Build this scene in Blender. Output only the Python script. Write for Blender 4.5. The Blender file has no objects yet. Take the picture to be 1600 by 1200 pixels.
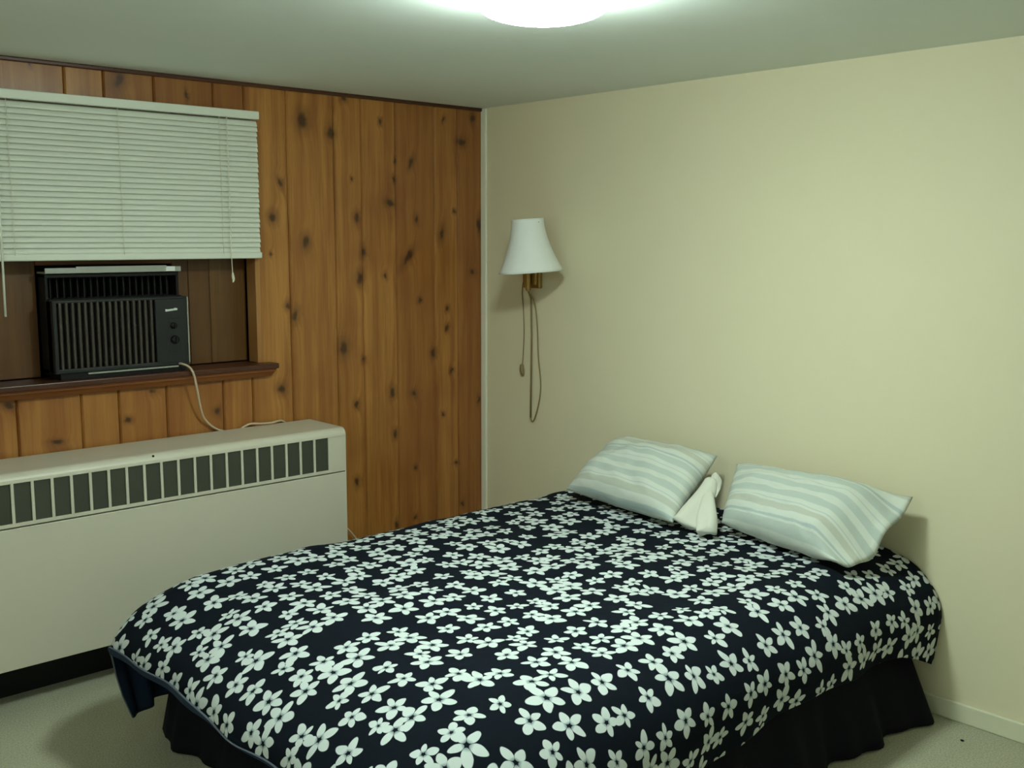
import bpy, bmesh, math, random
from mathutils import Vector, Matrix, noise
random.seed(7)
scene = bpy.context.scene
C = scene.collection
PI = math.pi
H = 2.30

# ------------------------------------------------------------------ materials
def new_mat(name):
    m = bpy.data.materials.new(name); m.use_nodes = True
    nt = m.node_tree; nt.nodes.clear()
    out = nt.nodes.new('ShaderNodeOutputMaterial')
    b = nt.nodes.new('ShaderNodeBsdfPrincipled')
    nt.links.new(b.outputs[0], out.inputs[0])
    return m, nt, b
def nd(nt, t, **kw):
    n = nt.nodes.new(t)
    for k, v in kw.items(): setattr(n, k, v)
    return n
def mth(nt, op, a, b=None, c=None, clamp=False):
    n = nt.nodes.new('ShaderNodeMath'); n.operation = op; n.use_clamp = clamp
    for i, v in enumerate((a, b, c)):
        if v is None: continue
        if isinstance(v, (int, float)): n.inputs[i].default_value = v
        else: nt.links.new(v, n.inputs[i])
    return n.outputs[0]
def mixc(nt, f, a, b):
    n = nt.nodes.new('ShaderNodeMix'); n.data_type = 'RGBA'
    for i, v in ((0, f), (6, a), (7, b)):
        if isinstance(v, (int, float)): n.inputs[i].default_value = v
        elif isinstance(v, tuple): n.inputs[i].default_value = (*v, 1)
        else: nt.links.new(v, n.inputs[i])
    return n.outputs[2]
def smooth(nt, v, a, b, lo=0., hi=1.):
    n = nt.nodes.new('ShaderNodeMapRange'); n.interpolation_type = 'SMOOTHSTEP'
    nt.links.new(v, n.inputs[0])
    n.inputs[1].default_value = a; n.inputs[2].default_value = b
    n.inputs[3].default_value = lo; n.inputs[4].default_value = hi
    return n.outputs[0]
def coords(nt): return nt.nodes.new('ShaderNodeTexCoord')
def noise_tex(nt, vec, scale, detail=3, rough=.55):
    n = nt.nodes.new('ShaderNodeTexNoise'); nt.links.new(vec, n.inputs['Vector'])
    n.inputs['Scale'].default_value = scale; n.inputs['Detail'].default_value = detail
    n.inputs['Roughness'].default_value = rough
    return n
def bump(nt, b, h, strength=.2, dist=.01):
    n = nt.nodes.new('ShaderNodeBump'); n.inputs['Strength'].default_value = strength
    n.inputs['Distance'].default_value = dist
    nt.links.new(h, n.inputs['Height']); nt.links.new(n.outputs[0], b.inputs['Normal'])
def simple(name, col, rough=.5, metal=0., var=.06, scale=20., bmp=0., spec=.5):
    """plain surface with a slight procedural mottling"""
    m, nt, b = new_mat(name)
    tc = coords(nt); n = noise_tex(nt, tc.outputs['Object'], scale)
    lo = tuple(c*(1-var) for c in col); hi = tuple(min(1, c*(1+var)) for c in col)
    nt.links.new(mixc(nt, n.outputs[0], lo, hi), b.inputs['Base Color'])
    b.inputs['Roughness'].default_value = rough; b.inputs['Metallic'].default_value = metal
    b.inputs['Specular IOR Level'].default_value = spec
    if bmp: bump(nt, b, n.outputs[0], bmp, .004)
    return m

# knot positions on the panelling: x, z, half width, half height, slant
KNOTS = [(-1.026,2.168,.035,.041,0),(-.881,2.126,.023,.03,0),(-.81,2.275,.02,.014,0),(-.618,2.192,.012,.014,0),(-.442,2.014,.019,.027,-.4),(-.244,2.229,.012,.018,-.3),(-.132,2.131,.033,.021,0),(-.062,2.249,.021,.025,0),(-1.143,1.9,.016,.022,.3),(-1.182,1.751,.025,.024,0),(-.781,1.927,.01,.011,0),(-.754,1.757,.017,.026,.1),(-1.021,1.648,.026,.031,0),(-.564,1.825,.033,.018,.5),(-.535,2.024,.011,.018,0),(-.543,1.936,.011,.018,0),(-.718,1.604,.018,.02,0),(-.742,1.482,.025,.032,0),(-.599,1.488,.015,.018,.2),(-.411,1.753,.015,.024,.1),(-.26,1.687,.02,.034,-.15),(-.179,1.796,.012,.015,.1),(-.463,1.575,.027,.042,-.6),(-.065,1.498,.021,.016,0),(-.397,1.37,.016,.015,0),(-.231,1.323,.014,.016,0),(-1.119,1.372,.019,.019,0),(-1.085,1.325,.022,.034,-.2),(-1.199,1.602,.009,.011,0),(-.836,1.17,.031,.038,0),(-1.162,1.01,.029,.023,0),(-.772,.901,.018,.021,0),(-.567,.938,.023,.028,0),(-.438,.919,.023,.019,0),(-.318,1.107,.02,.025,-.1),(-.201,1.012,.016,.016,0),(-.556,.738,.019,.025,.1),(-.26,.799,.016,.013,0),(-.777,.537,.018,.027,0),(-.551,.286,.015,.022,0),(-.442,.305,.012,.013,0),(-.135,.32,.013,.02,0),(-.176,.54,.017,.013,0),(-.232,1.228,.014,.019,0),(-.729,1.107,.012,.015,0),(-.431,.554,.016,.013,0),(-1.824,2.255,.032,.031,-.3),(-2.146,2.279,.009,.011,0),(-1.551,2.225,.008,.022,0),(-1.468,.944,.023,.019,0),(-2.289,1.058,.031,.014,0),(-1.743,1.055,.021,.013,0),(-.022,1.73,.017,.038,0),(-.025,.846,.013,.02,0),(-2.124,.901,.033,.01,0),(-1.85,.955,.021,.013,0),(-1.263,2.106,.015,.01,0)]
def knot_group():
    g = bpy.data.node_groups.new('knot', 'ShaderNodeTree')
    for nme, ty in (('Vector','NodeSocketVector'),('Center','NodeSocketVector'),('Inv','NodeSocketVector'),('Slant','NodeSocketFloat'),('Acc','NodeSocketFloat')):
        g.interface.new_socket(nme, in_out='INPUT', socket_type=ty)
    g.interface.new_socket('Acc', in_out='OUTPUT', socket_type='NodeSocketFloat')
    g.interface.new_socket('Vector', in_out='OUTPUT', socket_type='NodeSocketVector')
    i = g.nodes.new('NodeGroupInput'); o = g.nodes.new('NodeGroupOutput')
    def vm(op, a, b):
        n = g.nodes.new('ShaderNodeVectorMath'); n.operation = op
        g.links.new(a, n.inputs[0])
        if b is not None: g.links.new(b, n.inputs[1])
        return n
    d = vm('SUBTRACT', i.outputs['Vector'], i.outputs['Center'])
    sp = g.nodes.new('ShaderNodeSeparateXYZ'); g.links.new(d.outputs[0], sp.inputs[0])
    cb = g.nodes.new('ShaderNodeCombineXYZ')
    sx = mth(g, 'MULTIPLY_ADD', sp.outputs[2], i.outputs['Slant'], sp.outputs[0])
    g.links.new(sx, cb.inputs[0]); g.links.new(sp.outputs[2], cb.inputs[2])
    s = vm('MULTIPLY', cb.outputs[0], i.outputs['Inv']); ln = vm('LENGTH', s.outputs[0], None)
    mn = mth(g, 'MINIMUM', ln.outputs['Value'], i.outputs['Acc'])
    g.links.new(mn, o.inputs[0])
    # hand the position on through the chain so that the knots are evaluated one after another
    ps = g.nodes.new('ShaderNodeVectorMath'); ps.operation = 'MULTIPLY_ADD'
    g.links.new(mn, ps.inputs[0]); ps.inputs[1].default_value = (1e-7,1e-7,1e-7); g.links.new(i.outputs['Vector'], ps.inputs[2])
    g.links.new(ps.outputs[0], o.inputs[1])
    return g
KG = knot_group()

def wood_mat(name, light, dark, red, knots=(), random_knots=0., gloss=.33, grain_axis=2):
    m, nt, b = new_mat(name)
    tc = coords(nt)
    at = nd(nt, 'ShaderNodeAttribute', attribute_name='plank')
    sp = nd(nt, 'ShaderNodeSeparateXYZ'); nt.links.new(tc.outputs['Object'], sp.inputs[0])
    wob = noise_tex(nt, tc.outputs['Object'], 22., 3)
    acc = None
    if knots:
        wv = nd(nt, 'ShaderNodeVectorMath', operation='MULTIPLY_ADD')
        nt.links.new(wob.outputs['Color'], wv.inputs[0])
        wv.inputs[1].default_value = (.036, 0, .036)
        wo = nd(nt, 'ShaderNodeVectorMath', operation='ADD')
        nt.links.new(tc.outputs['Object'], wv.inputs[2])
        wo.inputs[1].default_value = (-.018, 0, -.018)
        nt.links.new(wv.outputs[0], wo.inputs[0])
        fl = nd(nt, 'ShaderNodeVectorMath', operation='MULTIPLY')
        nt.links.new(wo.outputs[0], fl.inputs[0]); fl.inputs[1].default_value = (1, 0, 1)
        acc = 9.; vec = fl.outputs[0]
        for (x, z, a, h, t) in knots:
            g = nd(nt, 'ShaderNodeGroup'); g.node_tree = KG
            nt.links.new(vec, g.inputs[0])
            g.inputs[1].default_value = (x, 0, z); g.inputs[2].default_value = (1/(a*.75), 0, 1/(h*.95)); g.inputs[3].default_value = t
            if isinstance(acc, float): g.inputs[4].default_value = acc
            else: nt.links.new(acc, g.inputs[4])
            acc = g.outputs[0]; vec = g.outputs[1]
    # grain, bending round the knots and shifted plank by plank
    gx = sp.outputs[0] if grain_axis == 2 else sp.outputs[2]
    gz = sp.outputs[2] if grain_axis == 2 else sp.outputs[0]
    if acc is not None:
        gx = mth(nt, 'ADD', gx, mth(nt, 'MULTIPLY', smooth(nt, acc, 0., 4., 1., 0.), .02))
    off = mth(nt, 'MULTIPLY', at.outputs['Fac'], 37.)
    cb = nd(nt, 'ShaderNodeCombineXYZ')
    nt.links.new(mth(nt, 'MULTIPLY', gx, 26.), cb.inputs[0])
    nt.links.new(off, cb.inputs[1])
    nt.links.new(mth(nt, 'MULTIPLY', gz, 1.1), cb.inputs[2])
    g1 = noise_tex(nt, cb.outputs[0], 1., 5, .6)
    g2 = noise_tex(nt, cb.outputs[0], 4.5, 3, .6)
    f = mth(nt, 'ADD', mth(nt, 'MULTIPLY', g1.outputs[0], .7), mth(nt, 'MULTIPLY', g2.outputs[0], .3))
    f = smooth(nt, f, .3, .72)
    col = mixc(nt, f, light, dark)
    pl = mth(nt, 'FRACT', mth(nt, 'MULTIPLY', at.outputs['Fac'], 7.31))
    col = mixc(nt, mth(nt, 'MULTIPLY', pl, .45), col, red)
    cb2 = nd(nt, 'ShaderNodeCombineXYZ'); nt.links.new(mth(nt,'MULTIPLY',gx,9.), cb2.inputs[0]); nt.links.new(off, cb2.inputs[1]); nt.links.new(mth(nt,'MULTIPLY',gz,.7), cb2.inputs[2])
    g3 = noise_tex(nt, cb2.outputs[0], 1., 3)
    col = mixc(nt, mth(nt,'MULTIPLY',smooth(nt, g3.outputs[0], .45, .7),.55), col, dark)
    big = noise_tex(nt, tc.outputs['Object'], 2.3, 2)
    col = mixc(nt, mth(nt, 'MULTIPLY', smooth(nt, big.outputs[0], .45, .75), .45), col, red)
    if acc is not None:
        col = mixc(nt, smooth(nt, acc, .8, 2.6, .5, 0.), col, tuple(c*.5 for c in dark))
        col = mixc(nt, smooth(nt, acc, .35, 1.15, .9, 0.), col, (.046,.0145,.004))
    nt.links.new(col, b.inputs['Base Color'])
    b.inputs['Roughness'].default_value = gloss
    b.inputs['Specular IOR Level'].default_value = .42
    bump(nt, b, g2.outputs[0], .06, .003)
    return m

M = {}
M['pine'] = wood_mat('knotty_pine', (.50,.225,.055), (.26,.092,.020), (.185,.046,.011), KNOTS)
M['pine_plain'] = wood_mat('stained_pine', (.15,.066,.019), (.085,.034,.010), (.09,.028,.008))
M['pine_light'] = wood_mat('pale_pine', (.42,.20,.065), (.30,.125,.035), (.25,.08,.02))
M['pine_trim'] = wood_mat('reddish_pine', (.30,.105,.03), (.19,.06,.016), (.19,.045,.012), grain_axis=0)
M['pine_dark'] = wood_mat('dark_pine', (.085,.025,.011), (.05,.014,.006), (.06,.014,.007), grain_axis=0)
M['shadow_gap'] = simple('gap_shade_wood', (.02,.009,.005), .9)  # backing coloured near-black, painting in the shade of the gaps
M['ceiling'] = simple('ceiling_paint', (.80,.84,.80), .85, var=.02, scale=6, bmp=.05)
M['cream'] = simple('cream_wall_paint', (.80,.715,.515), .55, var=.02, scale=5, bmp=.03, spec=.3)
M['pale'] = simple('pale_wall_paint', (.86,.85,.78), .7, var=.02, scale=5)
M['cream_trim'] = simple('cream_gloss_paint', (.74,.71,.54), .4, var=.02, scale=9)
M['white_trim'] = simple('off_white_gloss_paint', (.88,.85,.70), .42, var=.02, scale=9)
M['enamel'] = simple('off_white_enamel', (.62,.565,.46), .38, var=.02, scale=7)
M['enamel_top'] = simple('worn_enamel', (.56,.48,.37), .45, var=.05, scale=9)
M['blind'] = simple('white_blind_aluminium', (.74,.75,.66), .45, var=.02, scale=12)
M['cordw'] = simple('white_cord', (.72,.68,.55), .7)
M['tan_cord'] = simple('beige_rubber_cord', (.55,.42,.30), .55)
M['black'] = simple('black_plastic', (.006,.0055,.005), .6, spec=.25)
M['panel_black'] = simple('charcoal_plastic', (.016,.016,.0165), .5, spec=.3)
M['rib'] = simple('brown_black_plastic', (.040,.029,.021), .5)
M['grey_metal'] = simple('dull_grey_metal', (.36,.36,.32), .45, metal=.3)
M['label_white'] = simple('white_label', (.8,.8,.76), .6)
M['brass'] = simple('aged_brass', (.42,.27,.085), .38, metal=.75, var=.12, scale=60)
M['gold_cord'] = simple('gold_lamp_cord', (.26,.19,.085), .5, var=.1)
M['shade'] = simple('white_pleated_fabric', (.83,.83,.81), .85, var=.02, scale=60)
M['white_cloth'] = simple('white_cotton', (.70,.685,.60), .9, var=.03, scale=40, bmp=.2)
M['skirt'] = simple('black_cotton', (.0075,.0075,.012), .95, var=.15, scale=30, spec=.15)
M['mattress'] = simple('mattress_ticking', (.55,.55,.5), .9)
M['lining'] = simple('navy_lining', (.016,.030,.062), .8, var=.15, scale=25, spec=.2)
M['piping'] = simple('slate_piping', (.085,.095,.12), .75)
M['plinth'] = simple('flat_black', (.006,.006,.006), .8)  # even near-black for the panel under the radiator casing

def mesh_mat():       # perforated grille: dark diamond weave
    m, nt, b = new_mat('grille_mesh')
    tc = coords(nt)
    ck = nd(nt, 'ShaderNodeTexChecker'); nt.links.new(tc.outputs['Object'], ck.inputs[0]); ck.inputs['Scale'].default_value = 240
    ck.inputs[1].default_value = (.07,.07,.045,1); ck.inputs[2].default_value = (.035,.04,.025,1)
    n = noise_tex(nt, tc.outputs['Object'], 14)
    nt.links.new(mixc(nt, mth(nt,'MULTIPLY',n.outputs[0],.5), ck.outputs[0], (.035,.034,.025)), b.inputs['Base Color'])
    b.inputs['Roughness'].default_value = .6
    return m
M['mesh'] = mesh_mat()

def carpet_mat():
    m, nt, b = new_mat('beige_carpet')
    tc = coords(nt)
    a = noise_tex(nt, tc.outputs['Object'], 160, 4, .7); c = noise_tex(nt, tc.outputs['Object'], 9, 3)
    col = mixc(nt, smooth(nt, a.outputs[0], .3, .7), (.36,.345,.245), (.60,.585,.44))
    col = mixc(nt, mth(nt,'MULTIPLY',c.outputs[0],.35), col, (.42,.38,.27))
    nt.links.new(col, b.inputs['Base Color']); b.inputs['Roughness'].default_value = .95
    b.inputs['Specular IOR Level'].default_value = .1
    bump(nt, b, a.outputs[0], .6, .01)
    return m
M['carpet'] = carpet_mat()

def dome_mat(name, power):
    m, nt, b = new_mat(name)
    b.inputs['Base Color'].default_value = (.9,.9,.85,1); b.inputs['Roughness'].default_value = .3
    b.inputs['Emission Color'].default_value = (.805, 1.0, .90, 1)
    b.inputs['Emission Strength'].default_value = power
    return m
M['dome'] = dome_mat('glowing_opal_glass', 112)
M['globe'] = dome_mat('added_fill_glow', 52)  # glow of the added fill globe that brightens the far corner and ceiling

def floral_mat():
    m, nt, b = new_mat('navy_floral_cotton')
    uv = nd(nt, 'ShaderNodeUVMap', uv_map='cloth')
    wn = noise_tex(nt, uv.outputs[0], 9, 2)
    # gentle warp so that petals are not all alike
    wv = nd(nt, 'ShaderNodeVectorMath', operation='MULTIPLY_ADD')
    nt.links.new(wn.outputs['Color'], wv.inputs[0]); wv.inputs[1].default_value = (.03,.03,0); nt.links.new(uv.outputs[0], wv.inputs[2])
    masks = []; tints = []
    for feat in ('F1', 'F2'):
        v = nd(nt, 'ShaderNodeTexVoronoi', voronoi_dimensions='2D', feature=feat)
        v.inputs['Scale'].default_value = 11.2; v.inputs['Randomness'].default_value = .46
        nt.links.new(wv.outputs[0], v.inputs['Vector'])
        d = nd(nt, 'ShaderNodeVectorMath', operation='SUBTRACT')
        nt.links.new(wv.outputs[0], d.inputs[0]); nt.links.new(v.outputs['Position'], d.inputs[1])
        sx = nd(nt, 'ShaderNodeSeparateXYZ'); nt.links.new(d.outputs[0], sx.inputs[0])
        sc = nd(nt, 'ShaderNodeSeparateColor'); nt.links.new(v.outputs['Color'], sc.inputs[0])
        r = mth(nt, 'SQRT', mth(nt, 'ADD', mth(nt,'MULTIPLY',sx.outputs[0],sx.outputs[0]), mth(nt,'MULTIPLY',sx.outputs[1],sx.outputs[1])))
        ang = mth(nt, 'MULTIPLY', mth(nt, 'ARCTAN2', sx.outputs[1], sx.outputs[0]), 5/(2*PI))
        ang = mth(nt, 'ADD', mth(nt, 'ADD', ang, mth(nt, 'MULTIPLY', sc.outputs[0], 5.)), 10.)
        k = mth(nt, 'MODULO', mth(nt, 'FLOOR', ang), 5.)
        th = mth(nt, 'MULTIPLY', mth(nt, 'SUBTRACT', mth(nt, 'FRACT', ang), .5), 2*PI/5)
        cb = nd(nt, 'ShaderNodeCombineXYZ')
        nt.links.new(mth(nt,'FLOOR',mth(nt,'MULTIPLY',sc.outputs[0],997.)), cb.inputs[0]); nt.links.new(k, cb.inputs[1])
        w = nd(nt, 'ShaderNodeTexWhiteNoise', noise_dimensions='2D'); nt.links.new(cb.outputs[0], w.inputs['Vector'])
        ws = nd(nt, 'ShaderNodeSeparateColor'); nt.links.new(w.outputs['Color'], ws.inputs[0])
        R0 = mth(nt, 'MULTIPLY_ADD', sc.outputs[1], .0155, .0335)
        L = mth(nt, 'MULTIPLY', R0, mth(nt, 'MULTIPLY_ADD', ws.outputs[0], .32, .82))
        q = mth(nt, 'DIVIDE', mth(nt, 'MULTIPLY', r, mth(nt, 'COSINE', th)), L)
        y = mth(nt, 'DIVIDE', mth(nt, 'MULTIPLY', r, mth(nt, 'SINE', th)), L)
        wd = mth(nt, 'MULTIPLY_ADD', ws.outputs[1], .10, .235)
        a = mth(nt, 'DIVIDE', mth(nt, 'SUBTRACT', q, .57), .43)
        # egg shaped petal, sharper at the tip
        tip = mth(nt, 'MULTIPLY_ADD', mth(nt, 'MAXIMUM', a, 0.), .22, 1.)
        c = mth(nt, 'MULTIPLY', mth(nt, 'DIVIDE', y, wd), tip)
        e = mth(nt, 'ADD', mth(nt,'MULTIPLY',a,a), mth(nt,'MULTIPLY',c,c))
        mk = smooth(nt, e, .86, 1.12, 1., 0.)
        mk = mth(nt, 'MULTIPLY', mk, mth(nt, 'GREATER_THAN', sc.outputs[2], .04))
        masks.append(mk); tints.append(smooth(nt, q, .16, .34, .8, 0.))
    mask = mth(nt, 'MAXIMUM', masks[0], masks[1])
    pet = mixc(nt, mth(nt, 'MULTIPLY', tints[0], masks[0]), (.63,.67,.665), (.20,.27,.29))
    nt.links.new(mixc(nt, mask, (.0060,.0085,.0140), pet), b.inputs['Base Color'])
    b.inputs['Roughness'].default_value = .95; b.inputs['Specular IOR Level'].default_value = .08
    fine = noise_tex(nt, uv.outputs[0], 45, 3); bump(nt, b, fine.outputs[0], .15, .006)
    return m
M['floral'] = floral_mat()

def stripe_mat():
    m, nt, b = new_mat('striped_pillowcase_cotton')
    uv = nd(nt, 'ShaderNodeUVMap', uv_map='cloth')
    s = nd(nt, 'ShaderNodeSeparateXYZ'); nt.links.new(uv.outputs[0], s.inputs[0])
    r = nd(nt, 'ShaderNodeValToRGB'); cr = r.color_ramp; cr.interpolation = 'LINEAR'
    W = (.64,.66,.60,1); A = (.50,.545,.505,1); B = (.52,.53,.46,1); D = (.45,.51,.50,1)
    stops = [(0,A),(.10,A),(.115,W),(.17,W),(.18,D),(.19,W),(.25,W),(.26,A),(.37,A),(.38,W),(.40,W),(.41,D),(.44,D),(.45,W),(.54,W),(.55,B),(.65,B),(.66,W),(.69,W),(.70,D),(.715,W),(.78,W),(.79,A),(.90,A),(.91,W)]
    while len(cr.elements) < len(stops): cr.elements.new(.5)
    for el, (p, c) in zip(cr.elements, stops): el.position = p; el.color = c
    fr = mth(nt, 'FRACT', mth(nt, 'DIVIDE', s.outputs[1], .24))
    nt.links.new(fr, r.inputs[0])
    nt.links.new(r.outputs[0], b.inputs['Base Color'])
    b.inputs['Roughness'].default_value = .9; b.inputs['Specular IOR Level'].default_value = .2
    tc = coords(nt); n = noise_tex(nt, tc.outputs['Object'], 26, 4); bump(nt, b, n.outputs[0], .25, .012)
    return m
M['stripe'] = stripe_mat()

# ------------------------------------------------------------------ object helpers
def link(name, bm, mats, parent=None, loc=(0,0,0), smooth_=False):
    """one mesh object; bm is in world coordinates, loc becomes the origin"""
    root = parent
    while root is not None and root.parent is not None: root = root.parent
    base = Vector(root.location) if root is not None else Vector(loc)
    bmesh.ops.translate(bm, verts=bm.verts, vec=-base)
    bmesh.ops.recalc_face_normals(bm, faces=bm.faces)
    me = bpy.data.meshes.new(name); bm.to_mesh(me); bm.free()
    for mt in (mats if isinstance(mats, (list, tuple)) else [mats]): me.materials.append(M[mt])
    if smooth_:
        for p in me.polygons: p.use_smooth = True
    o = bpy.data.objects.new(name, me); C.objects.link(o)
    if parent is not None: o.parent = parent
    else: o.location = base
    return o
def thing(name, label, cat, loc=(0,0,0), group=None):
    o = bpy.data.objects.new(name, None); C.objects.link(o); o.location = loc
    o.empty_display_size = .1
    tag(o, label, cat, group); return o
def tag(o, label, cat, group=None):
    o['label'] = label; o['category'] = cat
    if group: o['group'] = group
    return o
def struct(o): o['kind'] = 'structure'; return o
def box(bm, x0, x1, y0, y1, z0, z1, bev=0., seg=2, mi=0):
    vs = [bm.verts.new((x, y, z)) for x in (x0, x1) for y in (y0, y1) for z in (z0, z1)]
    fs = [bm.faces.new([vs[i] for i in q]) for q in ((0,1,3,2),(4,6,7,5),(0,4,5,1),(2,3,7,6),(0,2,6,4),(1,5,7,3))]
    for f in fs: f.material_index = mi
    if bev:
        es = list({e for f in fs for e in f.edges})
        bmesh.ops.bevel(bm, geom=es, offset=bev, segments=seg, affect='EDGES', profile=.5)
    return fs
def B(*a, **k):
    bm = bmesh.new(); box(bm, *a, **k); return bm
def catmull(pts, n=8):
    P = [Vector(p) for p in pts]; P = [2*P[0]-P[1]] + P + [2*P[-1]-P[-2]]; out = []
    for i in range(1, len(P)-2):
        for k in range(n):
            t = k/n; a, b, c, d = P[i-1], P[i], P[i+1], P[i+2]
            out.append(.5*((2*b)+(c-a)*t+(2*a-5*b+4*c-d)*t*t+(3*b-a-3*c+d)*t**3))
    out.append(P[-2]); return out
def tube(bm, pts, r, n=8, mi=0):
    rings = []; up = Vector((.13,.31,.94)).normalized()
    for i, p in enumerate(pts):
        t = (pts[min(i+1,len(pts)-1)] - pts[max(i-1,0)]).normalized()
        a = t.cross(up)
        if a.length < .05: a = t.cross(Vector((1,0,0)))
        a.normalize(); c = t.cross(a)
        rr = r(i/(len(pts)-1)) if callable(r) else r
        rings.append([bm.verts.new(p + rr*(math.cos(2*PI*k/n)*a + math.sin(2*PI*k/n)*c)) for k in range(n)])
    for A, D in zip(rings, rings[1:]):
        for k in range(n):
            f = bm.faces.new((A[k], A[(k+1)%n], D[(k+1)%n], D[k])); f.material_index = mi; f.smooth = True
    bm.faces.new(rings[0][::-1]); bm.faces.new(rings[-1])
def lathe(bm, prof, cx, cy, n=48, closed=False, wob=None):
    rings = []
    for (r, z) in prof:
        rings.append([bm.verts.new((cx + r*(1+(wob(k) if wob else 0))*math.cos(2*PI*k/n), cy + r*(1+(wob(k) if wob else 0))*math.sin(2*PI*k/n), z)) for k in range(n)])
    prs = list(zip(rings, rings[1:]))
    if closed: prs.append((rings[-1], rings[0]))
    for A, D in prs:
        for k in range(n):
            f = bm.faces.new((A[k], A[(k+1)%n], D[(k+1)%n], D[k])); f.smooth = True
    if not closed:
        bm.faces.new(rings[0][::-1]); bm.faces.new(rings[-1])
def plank_attr(o, vals):
    """per-vertex random value, one per plank"""
    a = o.data.attributes.new('plank', 'FLOAT', 'POINT')
    a.data.foreach_set('value', vals)

# ------------------------------------------------------------------ the room shell
XL, YF = -4.1, -4.7
struct(link('floor', B(XL-.1, .1, YF-.1, .3, -.08, 0), 'carpet'))
struct(link('ceiling', B(XL-.1, .1, YF-.1, .3, H, H+.08), 'ceiling'))
struct(link('wall_right', B(0, .1, YF, 0, 0, H), 'cream'))
struct(link('wall_left', B(XL-.1, XL, YF, 0, 0, H), 'pale'))
struct(link('wall_front', B(XL-.1, .1, YF-.1, YF, 0, H), 'pale'))

OX0, OX1, OZ0, OZ1 = -2.446, -1.274, 1.115, 2.15      # window opening
edges = [XL,-3.95,-3.72,-3.5,-3.27,-3.05,-2.83,-2.64,-2.45,-2.262,-2.027,-1.882,-1.686,-1.437,-1.300,-1.103,-.866,-.721,-.531,-.302,-.158,0]
bm = bmesh.new(); pv = []
def plank(xa, xb, z0, z1, val, ca=True, cb=True):
    c = .0065; d = .008
    pr = [(xa+.0008,.022)] + ([(xa+.0008,d),(xa+c,0)] if ca else [(xa,0)]) + ([(xb-c,0),(xb-.0008,d)] if cb else [(xb,0)]) + [(xb-.0008,.022)]
    lo = [bm.verts.new((x,y,z0)) for x,y in pr]; hi = [bm.verts.new((x,y,z1)) for x,y in pr]
    n = len(pr)
    for i in range(n): bm.faces.new((lo[i], lo[(i+1)%n], hi[(i+1)%n], hi[i]))
    bm.faces.new(lo[::-1]); bm.faces.new(hi); pv.extend([val]*(2*n))
for i, (a, b) in enumerate(zip(edges, edges[1:])):
    v = random.random()
    if b <= OX0 or a >= OX1: plank(a, b, 0, H, v)
    else:
        if a < OX0: plank(a, OX0, 0, H, v, True, False); a = OX0
        e = b
        if b > OX1: plank(OX1, b, 0, H, v, False, True); e = OX1
        plank(a, e, 0, OZ0, v, a > OX0, e < OX1); plank(a, e, OZ1, H, random.random(), a > OX0, e < OX1)
# solid backing behind the boards
nb = len(bm.verts)
for q in ((XL-.1,OX0-.02,.022,.2,0,H),(OX1+.06,.1,.022,.2,0,H),(OX0-.02,OX1+.06,.022,.2,0,OZ0-.02),(OX0-.02,OX1+.06,.022,.2,OZ1+.02,H),(XL-.1,.1,.2,.3,0,H)):
    box(bm, *q, mi=1)
pv.extend([0.]*(len(bm.verts)-nb))
wb = link('wall_back', bm, ['pine','shadow_gap']); plank_attr(wb, pv); struct(wb)

# trims
bm = bmesh.new(); box(bm, XL, -.004, -.014, 0, H-.016, H, bev=.004)
struct(link('trim_1', bm, 'pine_dark'))
bm = bmesh.new(); box(bm, -.012, 0, -.042, -.001, .066, H-.001, bev=.005)
struct(link('trim_2', bm, 'white_trim'))
bm = bmesh.new(); box(bm, -.013, 0, YF, -.042, 0, .068, bev=.004)
struct(link('baseboard_right', bm, 'cream_trim'))
bm = bmesh.new(); box(bm, XL, -2.9, -.013, 0, 0, .07, bev=.004); box(bm, -1.02, -.012, -.013, 0, 0, .07, bev=.004)
struct(link('baseboard_back', bm, 'pine_dark'))

# window: jambs, filler boards round the air conditioner, sash, sill
w = thing('window_1', 'wood framed window closed with stained boards round the air conditioner', 'window', (-1.86, 0, OZ0))
struct(w); del w['category']
bm = bmesh.new()
box(bm, OX1-.0005, OX1+.022, -.004, .072, OZ0+.02, OZ1, bev=.002); box(bm, OX0-.022, OX0+.0005, -.004, .072, OZ0+.02, OZ1, bev=.002)
box(bm, OX0-.02, OX1+.02, .0, .072, OZ1-.001, OZ1+.02)
link('jamb', bm, 'pine_light', w)
ACX0, ACX1 = -2.128, -1.602
def filler(x0, x1, cuts):
    global bm, pv
    bm = bmesh.new(); pv = []
    xs = [x0]+cuts+[x1]
    for a, b in zip(xs, xs[1:]):
        v = random.random(); n0 = len(bm.verts)
        box(bm, a+.0007, b-.0007, .106, .124, OZ0+.022, OZ1, bev=.002, seg=1); pv.extend([v]*(len(bm.verts)-n0))
    o = link('filler_board', bm, 'pine_plain', w); plank_attr(o, pv)
filler(OX0-.015, ACX0-.006, [-2.29]); filler(ACX1+.006, OX1+.012, [-1.525,-1.43])
bm = bmesh.new()
box(bm, ACX0-.006, ACX1+.006, .10, .13, 1.560, 1.62, bev=.003); box(bm, ACX0-.006, ACX1+.006, .10, .13, 2.09, OZ1, bev=.003)
link('sash', bm, 'pine_trim', w)
link('window_pane', B(ACX0-.006, ACX1+.006, .112, .118, 1.62, 2.09), 'black', w)
bm = bmesh.new(); box(bm, OX0-.066, OX1+.066, -.068, .105, 1.112, 1.134, bev=.004)
o = link('window_sill', bm, 'pine_dark', w)
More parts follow.
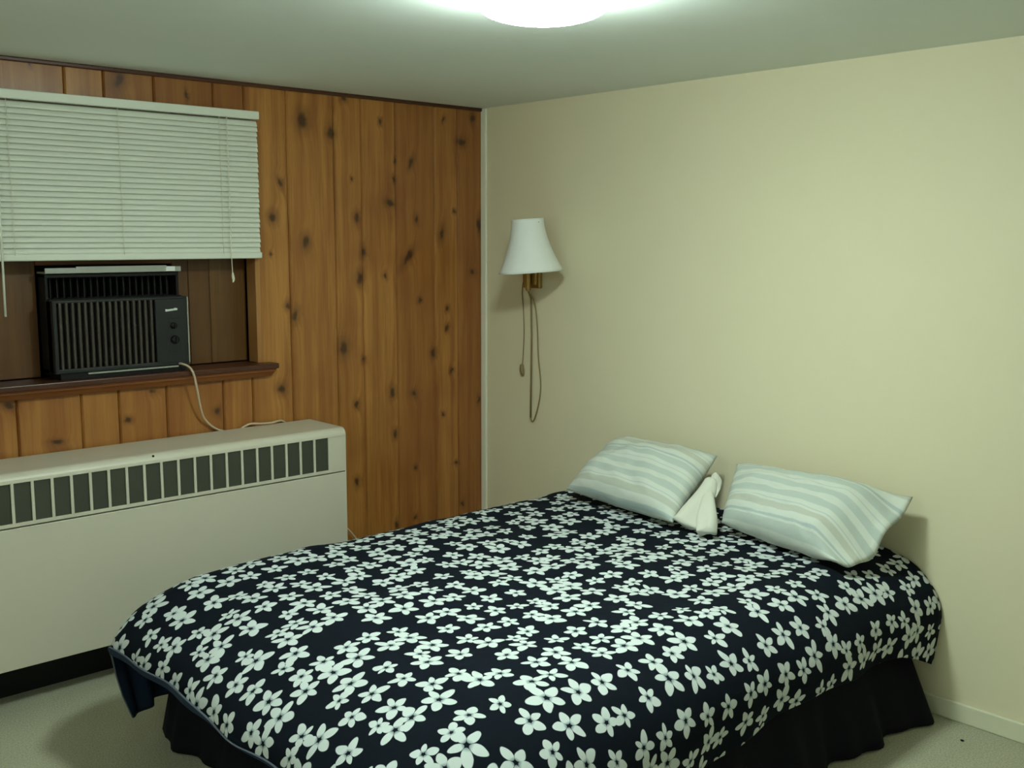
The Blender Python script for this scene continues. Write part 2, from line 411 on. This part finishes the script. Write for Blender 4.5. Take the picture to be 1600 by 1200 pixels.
# apron moulding: sloped cross section swept along x with mitred ends
bm = bmesh.new(); pr = [(0,1.074),(-.022,1.076),(-.03,1.083),(-.04,1.093),(-.052,1.1),(-.055,1.112),(0,1.112)]
L_ = [bm.verts.new((OX0-.05-( -y)*.25, y, z)) for y,z in pr]; R_ = [bm.verts.new((OX1+.045+(-y)*.25, y, z)) for y,z in pr]
for i in range(len(pr)):
    j = (i+1)%len(pr); bm.faces.new((L_[i],L_[j],R_[j],R_[i]))
bm.faces.new(L_[::-1]); bm.faces.new(R_)
link('apron_moulding', bm, 'pine_trim', w)

# ------------------------------------------------------------------ window blind
bl = thing('window_blind', 'white horizontal slat blind half lowered over the window', 'blind', (-1.85, -.03, 1.58))
BX0, BX1 = -2.432, -1.266
bm = bmesh.new(); box(bm, BX0, BX1, -.062, -.018, 2.148, 2.18, bev=.003); link('headrail', bm, 'blind', bl)
bm = bmesh.new(); NS = 26; z1 = 2.142; z0 = 1.607
for i in range(NS):
    z = z1 - (z1-z0)*(i+.5)/NS; sag = .0015*math.sin(i*1.7)
    pr = [(-.042-.0062, z-.0118), (-.042-.0045, z-.004), (-.042-.0005, z+.005), (-.042+.0042, z+.0118)]
    for dx0 in (0,):
        a = [bm.verts.new((BX0+.004, y, q)) for y,q in pr]; b = [bm.verts.new((BX1-.004+sag, y, q)) for y,q in pr]
        a2 = [bm.verts.new((BX0+.004, y+.0009, q-.0005)) for y,q in pr]; b2 = [bm.verts.new((BX1-.004+sag, y+.0009, q-.0005)) for y,q in pr]
        for k in range(3):
            f = bm.faces.new((a[k],b[k],b[k+1],a[k+1])); f.smooth = True
            f = bm.faces.new((a2[k],a2[k+1],b2[k+1],b2[k])); f.smooth = True
        bm.faces.new((a[0],a2[0],b2[0],b[0])); bm.faces.new((a[3],b[3],b2[3],a2[3]))
link('slats', bm, 'blind', bl)
bm = bmesh.new(); box(bm, BX0, BX1, -.055, -.031, 1.580, 1.606, bev=.005, seg=3); link('bottom_rail', bm, 'blind', bl)
for x in (-2.252, -1.855, -1.442):
    bm = bmesh.new(); tube(bm, catmull([(x,-.0525,2.15),(x+.001,-.0528,1.9),(x,-.056,1.6)]), .0011, 6); link('ladder_cord', bm, 'cordw', bl)
bm = bmesh.new(); tube(bm, catmull([(-1.415,-.064,2.15),(-1.413,-.065,1.85),(-1.414,-.066,1.6),(-1.412,-.066,1.52)]), .0017, 6)
lc = link('lift_cord', bm, 'cordw', bl)
bm = bmesh.new(); tube(bm, catmull([(-1.412,-.066,1.525),(-1.411,-.066,1.51),(-1.409,-.066,1.495),(-1.412,-.066,1.483)]), lambda t: .0025+.0035*math.sin(PI*min(1,t*1.05)), 8); link('tassel', bm, 'cordw', lc)
bm = bmesh.new(); tube(bm, [Vector((-2.297,-.069,2.15)),Vector((-2.300,-.071,1.8)),Vector((-2.303,-.072,1.385))], .0042, 6); link('tilt_wand', bm, 'blind', bl)

# ------------------------------------------------------------------ air conditioner
ac = thing('air_conditioner', 'old dark brown window air conditioner with ribbed grille on the sill', 'air conditioner', (-1.865, 0, 1.137))
bm = bmesh.new()
x0, x1 = ACX0, ACX1
# hollow-fronted case: sides, top, bottom, back, and the dark air outlet recess
box(bm, x0, x0+.012, .03, .19, 1.152, 1.528, bev=.003); box(bm, x1-.012, x1, .03, .19, 1.152, 1.528, bev=.003)
box(bm, x0, x1, .028, .19, 1.514, 1.530, bev=.003); box(bm, x0, x1, .03, .19, 1.152, 1.17); box(bm, x0, x1, .10, .19, 1.16, 1.52)
box(bm, x0+.004, x1-.004, .0, .07, 1.425, 1.436, bev=.002)
link('case', bm, 'black', ac)
bm = bmesh.new(); box(bm, x0-.004, x1+.002, .012, .10, 1.5305, 1.5375, bev=.002); box(bm, x0-.004, x1+.002, .008, .014, 1.531, 1.552, bev=.002); box(bm, x0+.11, x1-.06, .006, .0085, 1.5475, 1.556)
tr = link('mounting_rail', bm, 'grey_metal', ac)
st = link('sticker', B(x1-.062, x1-.024, .0065, .0078, 1.533, 1.5515), 'label_white', tr)
st['label'] = 'small white sticker'
bm = bmesh.new()
for i in range(19):
    x = x0+.03+i*.0255
    fs = box(bm, x-.002, x+.002, .062, .098, 1.438, 1.513)
bmesh.ops.rotate(bm, verts=bm.verts, cent=((x0+x1)/2,.06,1.47), matrix=Matrix.Rotation(0,3,'Z'))
link('outlet_vanes', bm, 'black', ac)
# front panel
fy = -.036
bm = bmesh.new()
gx0, gx1 = x0+.016, x1-.137
box(bm, x0, gx0, fy, .03, 1.166, 1.432, bev=.004); box(bm, x0, x1, fy, .03, 1.421, 1.433, bev=.004); box(bm, x0, x1, fy, .03, 1.158, 1.176, bev=.004)
box(bm, x0, x1, fy+.022, .03, 1.162, 1.43)
link('front_panel', bm, 'panel_black', ac)
bm = bmesh.new(); NR = 16
for i in range(NR):
    x = gx0 + (gx1-gx0)*(i+.5)/NR
    box(bm, x-.0052, x+.0052, fy-.002, fy+.022, 1.174, 1.424, bev=.003)
link('grille_ribs', bm, 'rib', ac)
bm = bmesh.new(); box(bm, gx1+.004, x1, fy-.001, .03, 1.166, 1.4235, bev=.004); 
cp = link('control_panel', bm, 'panel_black', ac)
bm = bmesh.new()
px0 = -1.694
for i, wd in enumerate((.0075,.006,.0065,.006,.0065,.0045,.0075,.006)):   # lettering too worn to read
    box(bm, px0, px0+wd-.0013, fy-.0028, fy-.001, 1.3745+.0006*i, 1.3825+.0006*i+(.0015 if i in (0,6) else 0)); px0 += wd
bd = link('badge', bm, 'label_white', cp); bd['label'] = 'small worn silver lettering'
bm = bmesh.new(); box(bm, -1.684, -1.632, fy-.0022, fy-.0008, 1.215, 1.345, bev=.0006, seg=1); link('dial_plate', bm, 'panel_black', cp)
for (x, z, r) in ((-1.664, 1.318, .0125), (-1.660, 1.262, .017)):
    bm = bmesh.new(); prof = [(r,0),(r,.006),(r*.86,.013),(r*.5,.015)]
    lathe(bm, prof, 0, 0, 24); box(bm, -.003, .003, -r*.8, r*.8, .012, .021, bev=.001, seg=1)
    bmesh.ops.rotate(bm, verts=bm.verts, cent=(0,0,0), matrix=Matrix.Rotation(PI/2, 3, 'X'))
    bmesh.ops.translate(bm, verts=bm.verts, vec=(x, fy-.002, z)); link('knob', bm, 'black', cp)
link('edge_strip', B(x1-.001, x1+.0035, fy-.003, .03, 1.166, 1.43), 'grey_metal', ac)
bm = bmesh.new(); box(bm, x0+.02, x1-.01, -.03, .10, 1.1352, 1.1585); link('base_pan', bm, 'black', ac)
bm = bmesh.new(); box(bm, x0+.12, x1-.045, fy-.001, fy+.01, 1.150, 1.1565, bev=.001, seg=1); link('base_lip', bm, 'grey_metal', ac)
bm = bmesh.new()
tube(bm, catmull([(-1.645,-.012,1.160),(-1.640,-.050,1.163),(-1.622,-.079,1.150),(-1.606,-.082,1.118),(-1.592,-.075,1.06),(-1.572,-.055,.99),(-1.545,-.03,.93),(-1.50,-.016,.885),(-1.455,-.012,.862),(-1.40,-.012,.85),(-1.355,-.0125,.868),(-1.325,-.018,.8775),(-1.285,-.034,.8755),(-1.24,-.036,.874),(-1.20,-.026,.8755),(-1.172,-.014,.872),(-1.145,-.012,.85),(-1.12,-.012,.80),(-1.07,-.012,.62),(-.99,-.013,.45),(-.93,-.022,.38),(-.862,-.03,.336),(-.79,-.035,.245),(-.72,-.04,.14),(-.66,-.06,.03),(-.62,-.08,.006)], 8), .0046, 8)
link('power_cord', bm, 'tan_cord', ac)

# ------------------------------------------------------------------ convector radiator
RX1, RX0, RYF, RYB, RZ0, RZ1 = -1.036, -2.93, -.304, -.02, .174, .865
rd = thing('radiator', 'long off-white convector radiator under the window', 'radiator', (-1.98, -.15, 0))
GZ0, GZ1, PIT = .692, .831, .0665
gR = -1.124; NG = 26; gL = gR - NG*PIT
def rprof():   # outer profile with rounded front top edge
    r = .03; pts = [(RYB, RZ1)]
    for k in range(7):
        a = PI/2*k/6; pts.append((RYF+r-r*math.sin(a), RZ1-r+r*math.cos(a)))
    return pts
# casing: top with rounded nose, both ends, back
bm = bmesh.new(); t = .003
pr = rprof(); low = [(RYF, GZ1)]
outer = pr+low; inner = [(y+ (t if y<-.2 else 0), z-(t if z>GZ1+.001 else 0)) for y,z in outer]
ring = outer + inner[::-1]
def sweep(ring, xa, xb, sm=True):
    A = [bm.verts.new((xa,y,z)) for y,z in ring]; D = [bm.verts.new((xb,y,z)) for y,z in ring]; n = len(ring)
    for i in range(n):
        f = bm.faces.new((A[i],A[(i+1)%n],D[(i+1)%n],D[i]))
    bm.faces.new(A[::-1]); bm.faces.new(D)
sweep(ring, RX0+.004, RX1-.004)
endp = rprof() + [(RYF, RZ0), (RYB, RZ0)]
sweep(endp, RX1-.006, RX1); sweep(endp, RX0, RX0+.006)
box(bm, RX0+.006, RX1-.006, RYB-.004, RYB, RZ0, RZ1-.004)
box(bm, gR, RX1-.005, RYF, RYF+.004, GZ0-.002, GZ1+.001); box(bm, RX0+.005, gL, RYF, RYF+.004, GZ0-.002, GZ1+.001)
box(bm, RX0+.005, RX1-.005, RYF, RYF+.004, .6785, GZ0, bev=.001, seg=1)
link('casing', bm, 'enamel', rd)
for i in range(1, NG):
    x = gR - i*PIT
    bm = bmesh.new(); box(bm, x-.0052, x+.0052, RYF-.0005, RYF+.005, GZ0-.001, GZ1+.001, bev=.001, seg=1); o = link('grille_bar', bm, 'enamel', rd)
link('grille', B(gL-.005, gR+.005, RYF+.006, RYF+.009, GZ0-.01, GZ1+.01), 'mesh', rd)
bm = bmesh.new(); box(bm, RX0+.004, RX1-.003, RYF-.001, RYF+.012, RZ0, .6735, bev=.002); link('front_panel', bm, 'enamel', rd)
bm = bmesh.new(); box(bm, RX0+.02, RX1-.02, -.10, -.03, .0, RZ0+.002); link('plinth', bm, 'plinth', rd)
bm = bmesh.new(); lathe(bm, [(.0045,0),(.0045,.002),(.002,.003)], 0, 0, 12)
bmesh.ops.rotate(bm, verts=bm.verts, cent=(0,0,0), matrix=Matrix.Rotation(PI/3, 3, 'X'))
bmesh.ops.translate(bm, verts=bm.verts, vec=(-1.883, RYF+.008, RZ1-.0085)); link('screw', bm, 'black', rd)

# ------------------------------------------------------------------ bed
bed = thing('bed', 'queen bed with black pleated skirt set against the cream wall', 'bed', (-1.05, -1.57, 0))
MX0, MX1, MY0, MY1 = -2.0, -.03, -2.31, -.83
bm = bmesh.new(); box(bm, MX0, MX1, MY0, MY1, .29, .522, bev=.085, seg=5); link('mattress', bm, 'mattress', bed, smooth_=True)
bm = bmesh.new(); box(bm, MX0, MX1, MY0, MY1, .12, .288, bev=.02, seg=3); link('box_spring', bm, 'mattress', bed)
for x in (-1.85, -.15):
    for y in (-2.2, -.95):
        bm = bmesh.new(); lathe(bm, [(.025,0),(.025,.119)], x, y, 12); link('foot', bm, 'black', bed)
# skirt: gathered cloth wall on three sides
def skirt():
    bm = bmesh.new(); pts = []
    def seg(a, b, n):
        for k in range(n): pts.append((a[0]+(b[0]-a[0])*k/n, a[1]+(b[1]-a[1])*k/n))
    A = (-.065, MY0-.03); Bc = (MX0-.045, MY0-.03); Cc = (MX0-.045, MY1+.045); D = (-.065, MY1+.045)
    seg(A, Bc, 90); seg(Bc, Cc, 70); seg(Cc, D, 90); pts.append(D)
    n = len(pts); rows = []; NR = 10
    for r in range(NR+1):
        t = r/NR; row = []
        for i, (x, y) in enumerate(pts):
            a = pts[max(i-1,0)]; b = pts[min(i+1,n-1)]
            tx, ty = b[0]-a[0], b[1]-a[1]; l = math.hypot(tx,ty) or 1; nx, ny = -ty/l*-1, tx/l*-1
            # outward normal (path runs clockwise seen from above)
            cx, cy = x-(-1.05), y-(-1.57)
            if nx*cx+ny*cy < 0: nx, ny = -nx, -ny
            fl = ((.06 if x < MX0 else (.09 if y < -1.5 else .012))+.05*max(0,1+x/.5)*(y < -2))*t + (.3 if (y > -.9 and x > MX0) else 1)*(.020*t*math.sin(i*.42+.8*math.sin(i*.11)) + .01*t*math.sin(i*.95))
            row.append(bm.verts.new((min(x+nx*fl, -.05), y+ny*fl, .295-(.287)*t)))
        rows.append(row)
    for a, b in zip(rows, rows[1:]):
        for i in range(n-1):
            f = bm.faces.new((a[i],a[i+1],b[i+1],b[i])); f.smooth = True
    return bm
sk = link('bed_skirt', skirt(), 'skirt', bed, smooth_=True)
md = sk.modifiers.new('thick', 'SOLIDIFY'); md.thickness = .004; md.offset = -1

# ------------------------------------------------------------------ comforter
def comforter():
    xh, xf = -.012, -2.275; yn, yf = -2.455, -.655
    RF, RN, RR = .55, .26, .26           # rounding reach at foot, near side, far side
    ZT, RZ = .562, .205
    bm = bmesh.new(); uvs = {}
    nx, ny, nc = 60, 44, 40
    xa, xb, ya, yb = xf+RF, xh, yn+RN, yf-RR
    path = []   # (Qx,Qy, direction, a-reach vector) from near head -> foot -> far head
    for k in range(nx): path.append((xb+(xa-xb)*k/nx, ya, 0., -1.))
    for k in range(nc): a = PI/2*k/nc; path.append((xa, ya, -math.sin(a), -math.cos(a)))
    for k in range(ny): path.append((xa, ya+(yb-ya)*k/ny, -1., 0.))
    for k in range(nc): a = PI/2*k/nc; path.append((xa, yb, -math.cos(a)**.64, math.sin(a)**.64))
    for k in range(nx+1): path.append((xa+(xb-xa)*k/nx, yb, 0., 1.))
    n = len(path)
    def hem(i, Q, dx, dy):
        x, y = Q[0], Q[1]
        if dy < -.5 and i < nx+nc*.6:          # near side
            u = -x; z = .282 - .02*max(0,min(1,(u-.8)/.4)) + .022*math.sin(u*3.6-1.2) + .01*math.sin(u*9) - .09*max(0, 1-u/.28)
            return z
        if i < nx+nc+ny+nc*.12: 
            return .372 + .012*math.sin(y*5.+1)+.006*math.sin(y*13)
        t = min(1, (i-(nx+nc+ny+nc*.12))/(nc*.13)); t = t*t*(3-2*t)
        return .372 + (.105-.372)*t + .02*math.sin(x*6)*(i > nx+2*nc+ny)
    rings = []; NT, ND = 16, 12
    for r in range(NT+ND+1):
        row = []
        for i, (qx, qy, dx, dy) in enumerate(path):
            Rx = RF; Ry = RN if dy < 0 else RR
            # fold waves along the hanging part
            s = i*.031
            wave = .016*math.sin(i*.27+1.1*math.sin(i*.071)) + .009*math.sin(i*.63+2)
            if r <= NT:
                t = r/NT; e = math.sin(PI/2*t)          # even arc spacing
                z = ZT - RZ*(1-math.sqrt(max(0,1-e*e)))
                px, py = qx+dx*Rx*e, qy+dy*Ry*e
                arc = 0.; m = 12
                reach = math.hypot(dx*Rx, dy*Ry)
                for q in range(m):
                    a0, a1 = PI/2*t*q/m, PI/2*t*(q+1)/m
                    arc += math.hypot(reach*(math.sin(a1)-math.sin(a0)), RZ*(math.cos(a1)-math.cos(a0)))
                px += dx*wave*.5*t**4; py += dy*wave*.5*t**4
            else:
                t = (r-NT)/ND; zt = ZT-RZ; zh = hem(i, (qx,qy), dx, dy)
                z = zt+(zh-zt)*t
                reach = math.hypot(dx*Rx, dy*Ry)
                arc = 0.; m = 12
                for q in range(m):
                    a0, a1 = PI/2*q/m, PI/2*(q+1)/m
                    arc += math.hypot(reach*(math.sin(a1)-math.sin(a0)), RZ*(math.cos(a1)-math.cos(a0)))
                arc += zt-z
                k = (zt-z)/.14
                o = wave*(.5+.5*min(1.3,k)) - .022*min(1.6,k)
                px, py = qx+dx*(Rx+o), qy+dy*(Ry+o)
            px = min(px, -.008)
            v = bm.verts.new((px, py, z)); uvs[v] = (qx+dx*Rx/reach*arc, qy+dy*Ry/reach*arc); row.append(v)
        rings.append(row)
    for a, b in zip(rings, rings[1:]):
        for i in range(n-1):
            f = bm.faces.new((a[i],a[i+1],b[i+1],b[i])); f.smooth = True
    # plateau grid
    g = [[None]*(ny+1) for _ in range(nx+1)]
    for i in range(nx+1):
        for j in range(ny+1):
            x = xb+(xa-xb)*i/nx; y = ya+(yb-ya)*j/ny
            v = bm.verts.new((min(x,-.008), y, ZT)); uvs[v] = (x, y); g[i][j] = v
    for i in range(nx):
        for j in range(ny):
            f = bm.faces.new((g[i][j],g[i+1][j],g[i+1][j+1],g[i][j+1])); f.smooth = True
    lay = bm.loops.layers.uv.new('cloth')
    for f in bm.faces:
        for l in f.loops: l[lay].uv = uvs[l.vert]
    bmesh.ops.remove_doubles(bm, verts=bm.verts, dist=.0004)
    bmesh.ops.dissolve_degenerate(bm, edges=bm.edges, dist=.00005)
    # soft quilting dents and long creases
    for v in bm.verts:
        x, y, z = v.co; p = Vector((x*3.2, y*3.2, z*2))
        d = .010*noise.noise(p) + .006*noise.noise(p*2.6+Vector((3,1,5)))
        cr = noise.noise(Vector((x*1.7+y*2.3, (y-x)*6., 4)))
        d += .005*max(0, cr)**.7
        top = min(1, max(0, (z-.42)/.1))
        v.co.z += d*top
    return bm
cm = link('comforter', comforter(), ['floral','lining','piping'], None, (-1.1,-1.55,.56), smooth_=True)
# make sure the outside faces outwards before thickening
me = cm.data
if sum(p.normal.z*p.area for p in me.polygons) < 0: me.flip_normals()
md = cm.modifiers.new('padding', 'SOLIDIFY'); md.thickness = .006; md.offset = -1; md.material_offset = 1; md.material_offset_rim = 2
tag(cm, 'navy black comforter printed with white five-petal flowers spread over the bed', 'comforter')

# ------------------------------------------------------------------ pillows
def pillow(FL, FR, BR, BL, thick, seed, flat_end=None, nu=44, nv=32, waist=.06, up=None, crease=1.):
    """FL..BL: front-left, front-right, back-right, back-left corners of the middle surface"""
    FL, FR, BR, BL = map(Vector, (FL, FR, BR, BL))
    N = ((FR+BR-FL-BL).cross(BL+BR-FL-FR)).normalized()
    if N.z < 0: N = -N
    bm = bmesh.new(); lay = bm.loops.layers.uv.new('cloth'); uvs = {}
    length = ((FR+BR)-(FL+BL)).length/2; width = ((BL+BR)-(FL+FR)).length/2
    sides = []
    for sgn in (1, -1):
        grid = []
        for i in range(nu+1):
            row = []
            for j in range(nv+1):
                a = math.sin((i/nu-.5)*PI); b = math.sin((j/nv-.5)*PI)
                aa = .5*a+.5*(2*i/nu-1); bb = .5*b+.5*(2*j/nv-1)
                sa = aa*(1-waist*(1-bb*bb)*abs(aa)**2); sb = bb*(1-waist*1.2*(1-aa*aa)*abs(bb)**2)
                s, t = (sa+1)/2, (sb+1)/2
                P = FL*(1-s)*(1-t)+FR*s*(1-t)+BR*s*t+BL*(1-s)*t
                f = ((1-abs(aa)**3.2)*(1-abs(bb)**3))
                h = thick*max(0,f)**.55
                if flat_end is not None and s > flat_end:
                    q = (s-flat_end)/(1-flat_end); q = q*q*(1.6-.6*q); h = h*(1-q)**1.4 + .011*q*(1 if f > 1e-4 else 0)
                    P = P + N*(.014*q*math.sin(t*9+1.3) + .010*q*math.sin(t*17+s*9)) + Vector((-.03,-.015,-.075))*q*max(0,1-bb*bb)
                nz = noise.noise(Vector((aa*2.1+seed, bb*2.1, sgn*.7+seed)))
                n2 = noise.noise(Vector((aa*5+seed, bb*5+2*aa, seed*2.)))
                n3 = 1-abs(noise.noise(Vector((aa*3.0+bb*4+seed, bb*2.2-aa*1.4, seed+7))))*2
                h *= 1+.16*nz+.08*n2*crease
                h += thick*.10*crease*(n3-.5)*(f**.5 if f > 0 else 0)
                co = P+N*(h*sgn*(1.0 if sgn > 0 else .85))
                v = bm.verts.new(co); row.append(v); uvs[v] = (s*length, t*width+.07*seed)
            grid.append(row)
        sides.append(grid)
        for i in range(nu):
            for j in range(nv):
                q = (grid[i][j],grid[i+1][j],grid[i+1][j+1],grid[i][j+1])
                fc = bm.faces.new(q if sgn > 0 else q[::-1]); fc.smooth = True
    for f in bm.faces:
        for l in f.loops: l[lay].uv = uvs[l.vert]
    bmesh.ops.remove_doubles(bm, verts=bm.verts, dist=.0008)
    return bm
bm = pillow((-.385,-.985,.612), (-.435,-1.60,.600), (-.105,-1.555,.805), (-.10,-1.03,.80), .094, 1.3, waist=.03)
o = link('pillow', bm, 'stripe', None, (-.26,-1.25,.65), smooth_=True)
tag(o, 'striped pillow on the far side of the bed, near the wall lamp', 'pillow', 'striped pillows at the head of the bed')
bm = pillow((-.325,-1.742,.608), (-.42,-2.29,.592), (-.085,-2.365,.785), (-.10,-1.645,.785), .094, 4.1, flat_end=.76, waist=.02)
o = link('pillow', bm, 'stripe', None, (-.25,-1.98,.65), smooth_=True)
tag(o, 'striped pillow nearest the camera, its loose case end drooping', 'pillow', 'striped pillows at the head of the bed')

# white cloth knotted between the pillows: two folded tails and a top puff
def cloth_tail(bm, pts, widths, thick, seed):
    P = catmull(pts, 6); n = len(P); rings = []; m = 16
    for i, p in enumerate(P):
        t = i/(n-1); tg = (P[min(i+1,n-1)]-P[max(i-1,0)]).normalized()
        side = Vector((.46,-.62,0)); side = (side-tg*side.dot(tg)).normalized() if tg.length else side
        nn = tg.cross(side)
        k = t*(len(widths)-1); a = int(min(k, len(widths)-2)); w = widths[a]+(widths[a+1]-widths[a])*(k-a)
        ring = []
        for q in range(m):
            an = 2*PI*q/m; ca, sa = math.cos(an), math.sin(an)
            rip = .006*math.sin(ca*4+seed+t*3)*(.3+t)
            ring.append(bm.verts.new(p+side*(ca*w)+nn*(sa*thick*(1-.25*t)+rip)))
        rings.append(ring)
    for A, D in zip(rings, rings[1:]):
        for q in range(m):
            f = bm.faces.new((A[q],A[(q+1)%m],D[(q+1)%m],D[q])); f.smooth = True
    bm.faces.new(rings[0][::-1]); bm.faces.new(rings[-1])
bm = bmesh.new()
cloth_tail(bm, [(-.235,-1.625,.735),(-.29,-1.64,.695),(-.365,-1.642,.637),(-.42,-1.645,.600)], [.026,.038,.050,.054], .022, 1)
cloth_tail(bm, [(-.265,-1.635,.70),(-.335,-1.685,.665),(-.39,-1.725,.630),(-.435,-1.758,.598)], [.018,.030,.040,.038], .024, 4)
cloth_tail(bm, [(-.20,-1.615,.745),(-.215,-1.63,.735),(-.245,-1.645,.71),(-.27,-1.66,.68)], [.014,.026,.026,.014], .02, 7)
wc = link('white_cloth', bm, 'white_cloth', None, (-.33,-1.67,.58), smooth_=True)
tag(wc, 'knotted plain white cloth with two tails lying between the two pillows', 'cloth')

# ------------------------------------------------------------------ wall lamp
lp = thing('wall_lamp', 'swing-arm brass wall lamp with white bell shade on the cream wall', 'lamp', (0, -.38, 1.49))
bm = bmesh.new(); box(bm, -.022, 0, -.438, -.320, 1.430, 1.575, bev=.006, seg=3); box(bm, -.034, -.02, -.425, -.345, 1.445, 1.56, bev=.006, seg=2); link('back_plate', bm, 'brass', lp)
bm = bmesh.new(); lathe(bm, [(.011,1.418),(.013,1.425),(.013,1.585),(.009,1.592)], -.048, -.388, 20); link('pivot', bm, 'brass', lp)
SX, SY = -.19, -.545
bm = bmesh.new(); tube(bm, catmull([(-.048,-.388,1.555),(-.10,-.44,1.56),(-.15,-.50,1.562),(SX,SY,1.565)]), .0065, 10)
link('arm', bm, 'brass', lp)
bm = bmesh.new(); lathe(bm, [(.008,1.506),(.014,1.512),(.017,1.535),(.017,1.60),(.012,1.608)], SX, SY, 20); link('socket', bm, 'brass', lp)
bm = bmesh.new(); lathe(bm, [(.011,1.609),(.02,1.635),(.03,1.665),(.026,1.69),(.01,1.705)], SX, SY, 20); link('bulb', bm, 'label_white', lp)
# bell shade, fine pleats, open top and bottom with real thickness
prof = []
for k in range(17):
    t = k/16; r = .148-(.148-.073)*(1-(1-t)**1.75); prof.append((r, 1.512+.240*t))
inn = [(r-.003, z) for r, z in prof[::-1]]
bm = bmesh.new(); lathe(bm, prof+inn, 0, 0, 96, closed=True, wob=lambda k: .006*(1 if k%2 else -1))
bmesh.ops.rotate(bm, verts=bm.verts, cent=(0,0,1.63), matrix=Matrix.Rotation(math.radians(-4.), 3, Vector((.69,.725,0))))
bmesh.ops.translate(bm, verts=bm.verts, vec=(SX, SY, 0)); link('lamp_shade', bm, 'shade', lp)
bm = bmesh.new()
for a in range(3):
    d = Vector((math.cos(a*2.094+.4), math.sin(a*2.094+.4), 0)); tube(bm, [Vector((SX,SY,1.735))+d*.004, Vector((SX,SY,1.738))+d*.073], .0018, 6)
tube(bm, [Vector((SX,SY,1.70)), Vector((SX,SY,1.752))], .003, 6); link('shade_spider', bm, 'brass', lp)
bm = bmesh.new(); tube(bm, [Vector((-.048,-.388,1.42)), Vector((-.02,-.380,1.38)), Vector((-.012,-.377,1.2)), Vector((-.010,-.370,.80))], .0048, 8); link('cord_cover', bm, 'gold_cord', lp)
bm = bmesh.new(); tube(bm, catmull([(-.05,-.392,1.42),(-.018,-.402,1.36),(-.009,-.412,1.25),(-.008,-.420,1.10),(-.008,-.436,.99),(-.008,-.434,.92),(-.008,-.415,.845),(-.009,-.392,.79),(-.010,-.378,.785),(-.010,-.370,.80)], 10), .0033, 8); link('power_cord', bm, 'gold_cord', lp)
bm = bmesh.new(); tube(bm, catmull([(-.03,-.335,1.455),(-.012,-.312,1.435),(-.007,-.304,1.40),(-.007,-.312,1.33),(-.007,-.318,1.22),(-.007,-.312,1.10),(-.007,-.306,1.05)], 10), .0027, 8)
pc = link('switch_cord', bm, 'gold_cord', lp)
bm = bmesh.new(); tube(bm, catmull([(-.008,-.304,1.055),(-.010,-.306,1.035),(-.010,-.310,1.015),(-.008,-.312,1.0)], 6), lambda t: .004+.008*math.sin(PI*min(1,.15+t*.8)), 10); link('plug', bm, 'gold_cord', pc)

# ------------------------------------------------------------------ ceiling lamp
LX, LY = -1.563, -2.043
cl = thing('ceiling_lamp', 'glowing round flush ceiling lamp at the top of the room', 'lamp', (LX, LY, H))
bm = bmesh.new(); lathe(bm, [(.10,H-.0002),(.105,H-.02),(.10,H-.024)], LX, LY, 48); link('lamp_base', bm, 'label_white', cl)
bm = bmesh.new()   # mushroom shaped opal glass: narrow neck, wide belly
pr = [(.095, H-.022)] + [(.165*math.cos(PI*(.30-.80*k/16)) if k < 16 else .003, H-.050+.040*math.sin(PI*(.30-.80*k/16))) for k in range(17)]
lathe(bm, pr, LX, LY, 48); link('glass_dome', bm, 'dome', cl)

# small speck on the carpet
bm = bmesh.new(); bmesh.ops.create_icosphere(bm, subdivisions=2, radius=.006)
for v in bm.verts: v.co.z *= .45; v.co += v.normal*.0015*noise.noise(v.co*300)
bmesh.ops.translate(bm, verts=bm.verts, vec=(-.141,-2.611,.0028))
tag(link('lint_speck', bm, 'black', None, (-.141,-2.611,0)), 'tiny dark speck on the carpet right of the bed by the cream wall', 'speck')

# added fill light: an invented glowing globe on the left wall, outside the view
GL = (-3.955, -2.45, 1.95)
gl = thing('wall_lamp', 'added glowing fill globe on the pale left wall', 'lamp', (XL, GL[1], GL[2]))
bm = bmesh.new(); lathe(bm, [(.055,0),(.055,.012),(.03,.03),(.026,.062)], 0, 0, 32)
bmesh.ops.rotate(bm, verts=bm.verts, cent=(0,0,0), matrix=Matrix.Rotation(PI/2, 3, 'Y'))
bmesh.ops.translate(bm, verts=bm.verts, vec=(XL, GL[1], GL[2])); link('lamp_base', bm, 'brass', gl)
bm = bmesh.new(); bmesh.ops.create_uvsphere(bm, u_segments=32, v_segments=20, radius=.09); bmesh.ops.translate(bm, verts=bm.verts, vec=GL)
link('fill_globe', bm, 'globe', gl, smooth_=True)

# ------------------------------------------------------------------ camera, world, view
cd = bpy.data.cameras.new('camera'); co = bpy.data.objects.new('camera', cd); C.objects.link(co)
cd.sensor_width = 36; cd.sensor_fit = 'HORIZONTAL'; cd.lens = 36*1650.8/1600; cd.clip_start = .05
yaw, pit, rol = .7422, .1367, .0019
cy, sy, cp_, sp_ = math.cos(yaw), math.sin(yaw), math.cos(pit), math.sin(pit)
F = Vector((sy*cp_, cy*cp_, -sp_)); R = Vector((cy, -sy, 0)); U = R.cross(F)
R2 = math.cos(rol)*R+math.sin(rol)*U; U2 = -math.sin(rol)*R+math.cos(rol)*U
m4 = Matrix((R2, U2, -F)).transposed().to_4x4(); m4.translation = Vector((-3.5121,-4.0538,1.6637)); co.matrix_world = m4
scene.camera = co
wd = bpy.data.worlds.new('world'); scene.world = wd; wd.use_nodes = True
wd.node_tree.nodes['Background'].inputs[0].default_value = (.02,.02,.02,1); wd.node_tree.nodes['Background'].inputs[1].default_value = .2
vs = scene.view_settings; scene.display_settings.display_device = 'sRGB'
vs.view_transform = 'Standard'; vs.look = 'None'; vs.exposure = 0.; vs.gamma = 1.; vs.use_curve_mapping = False
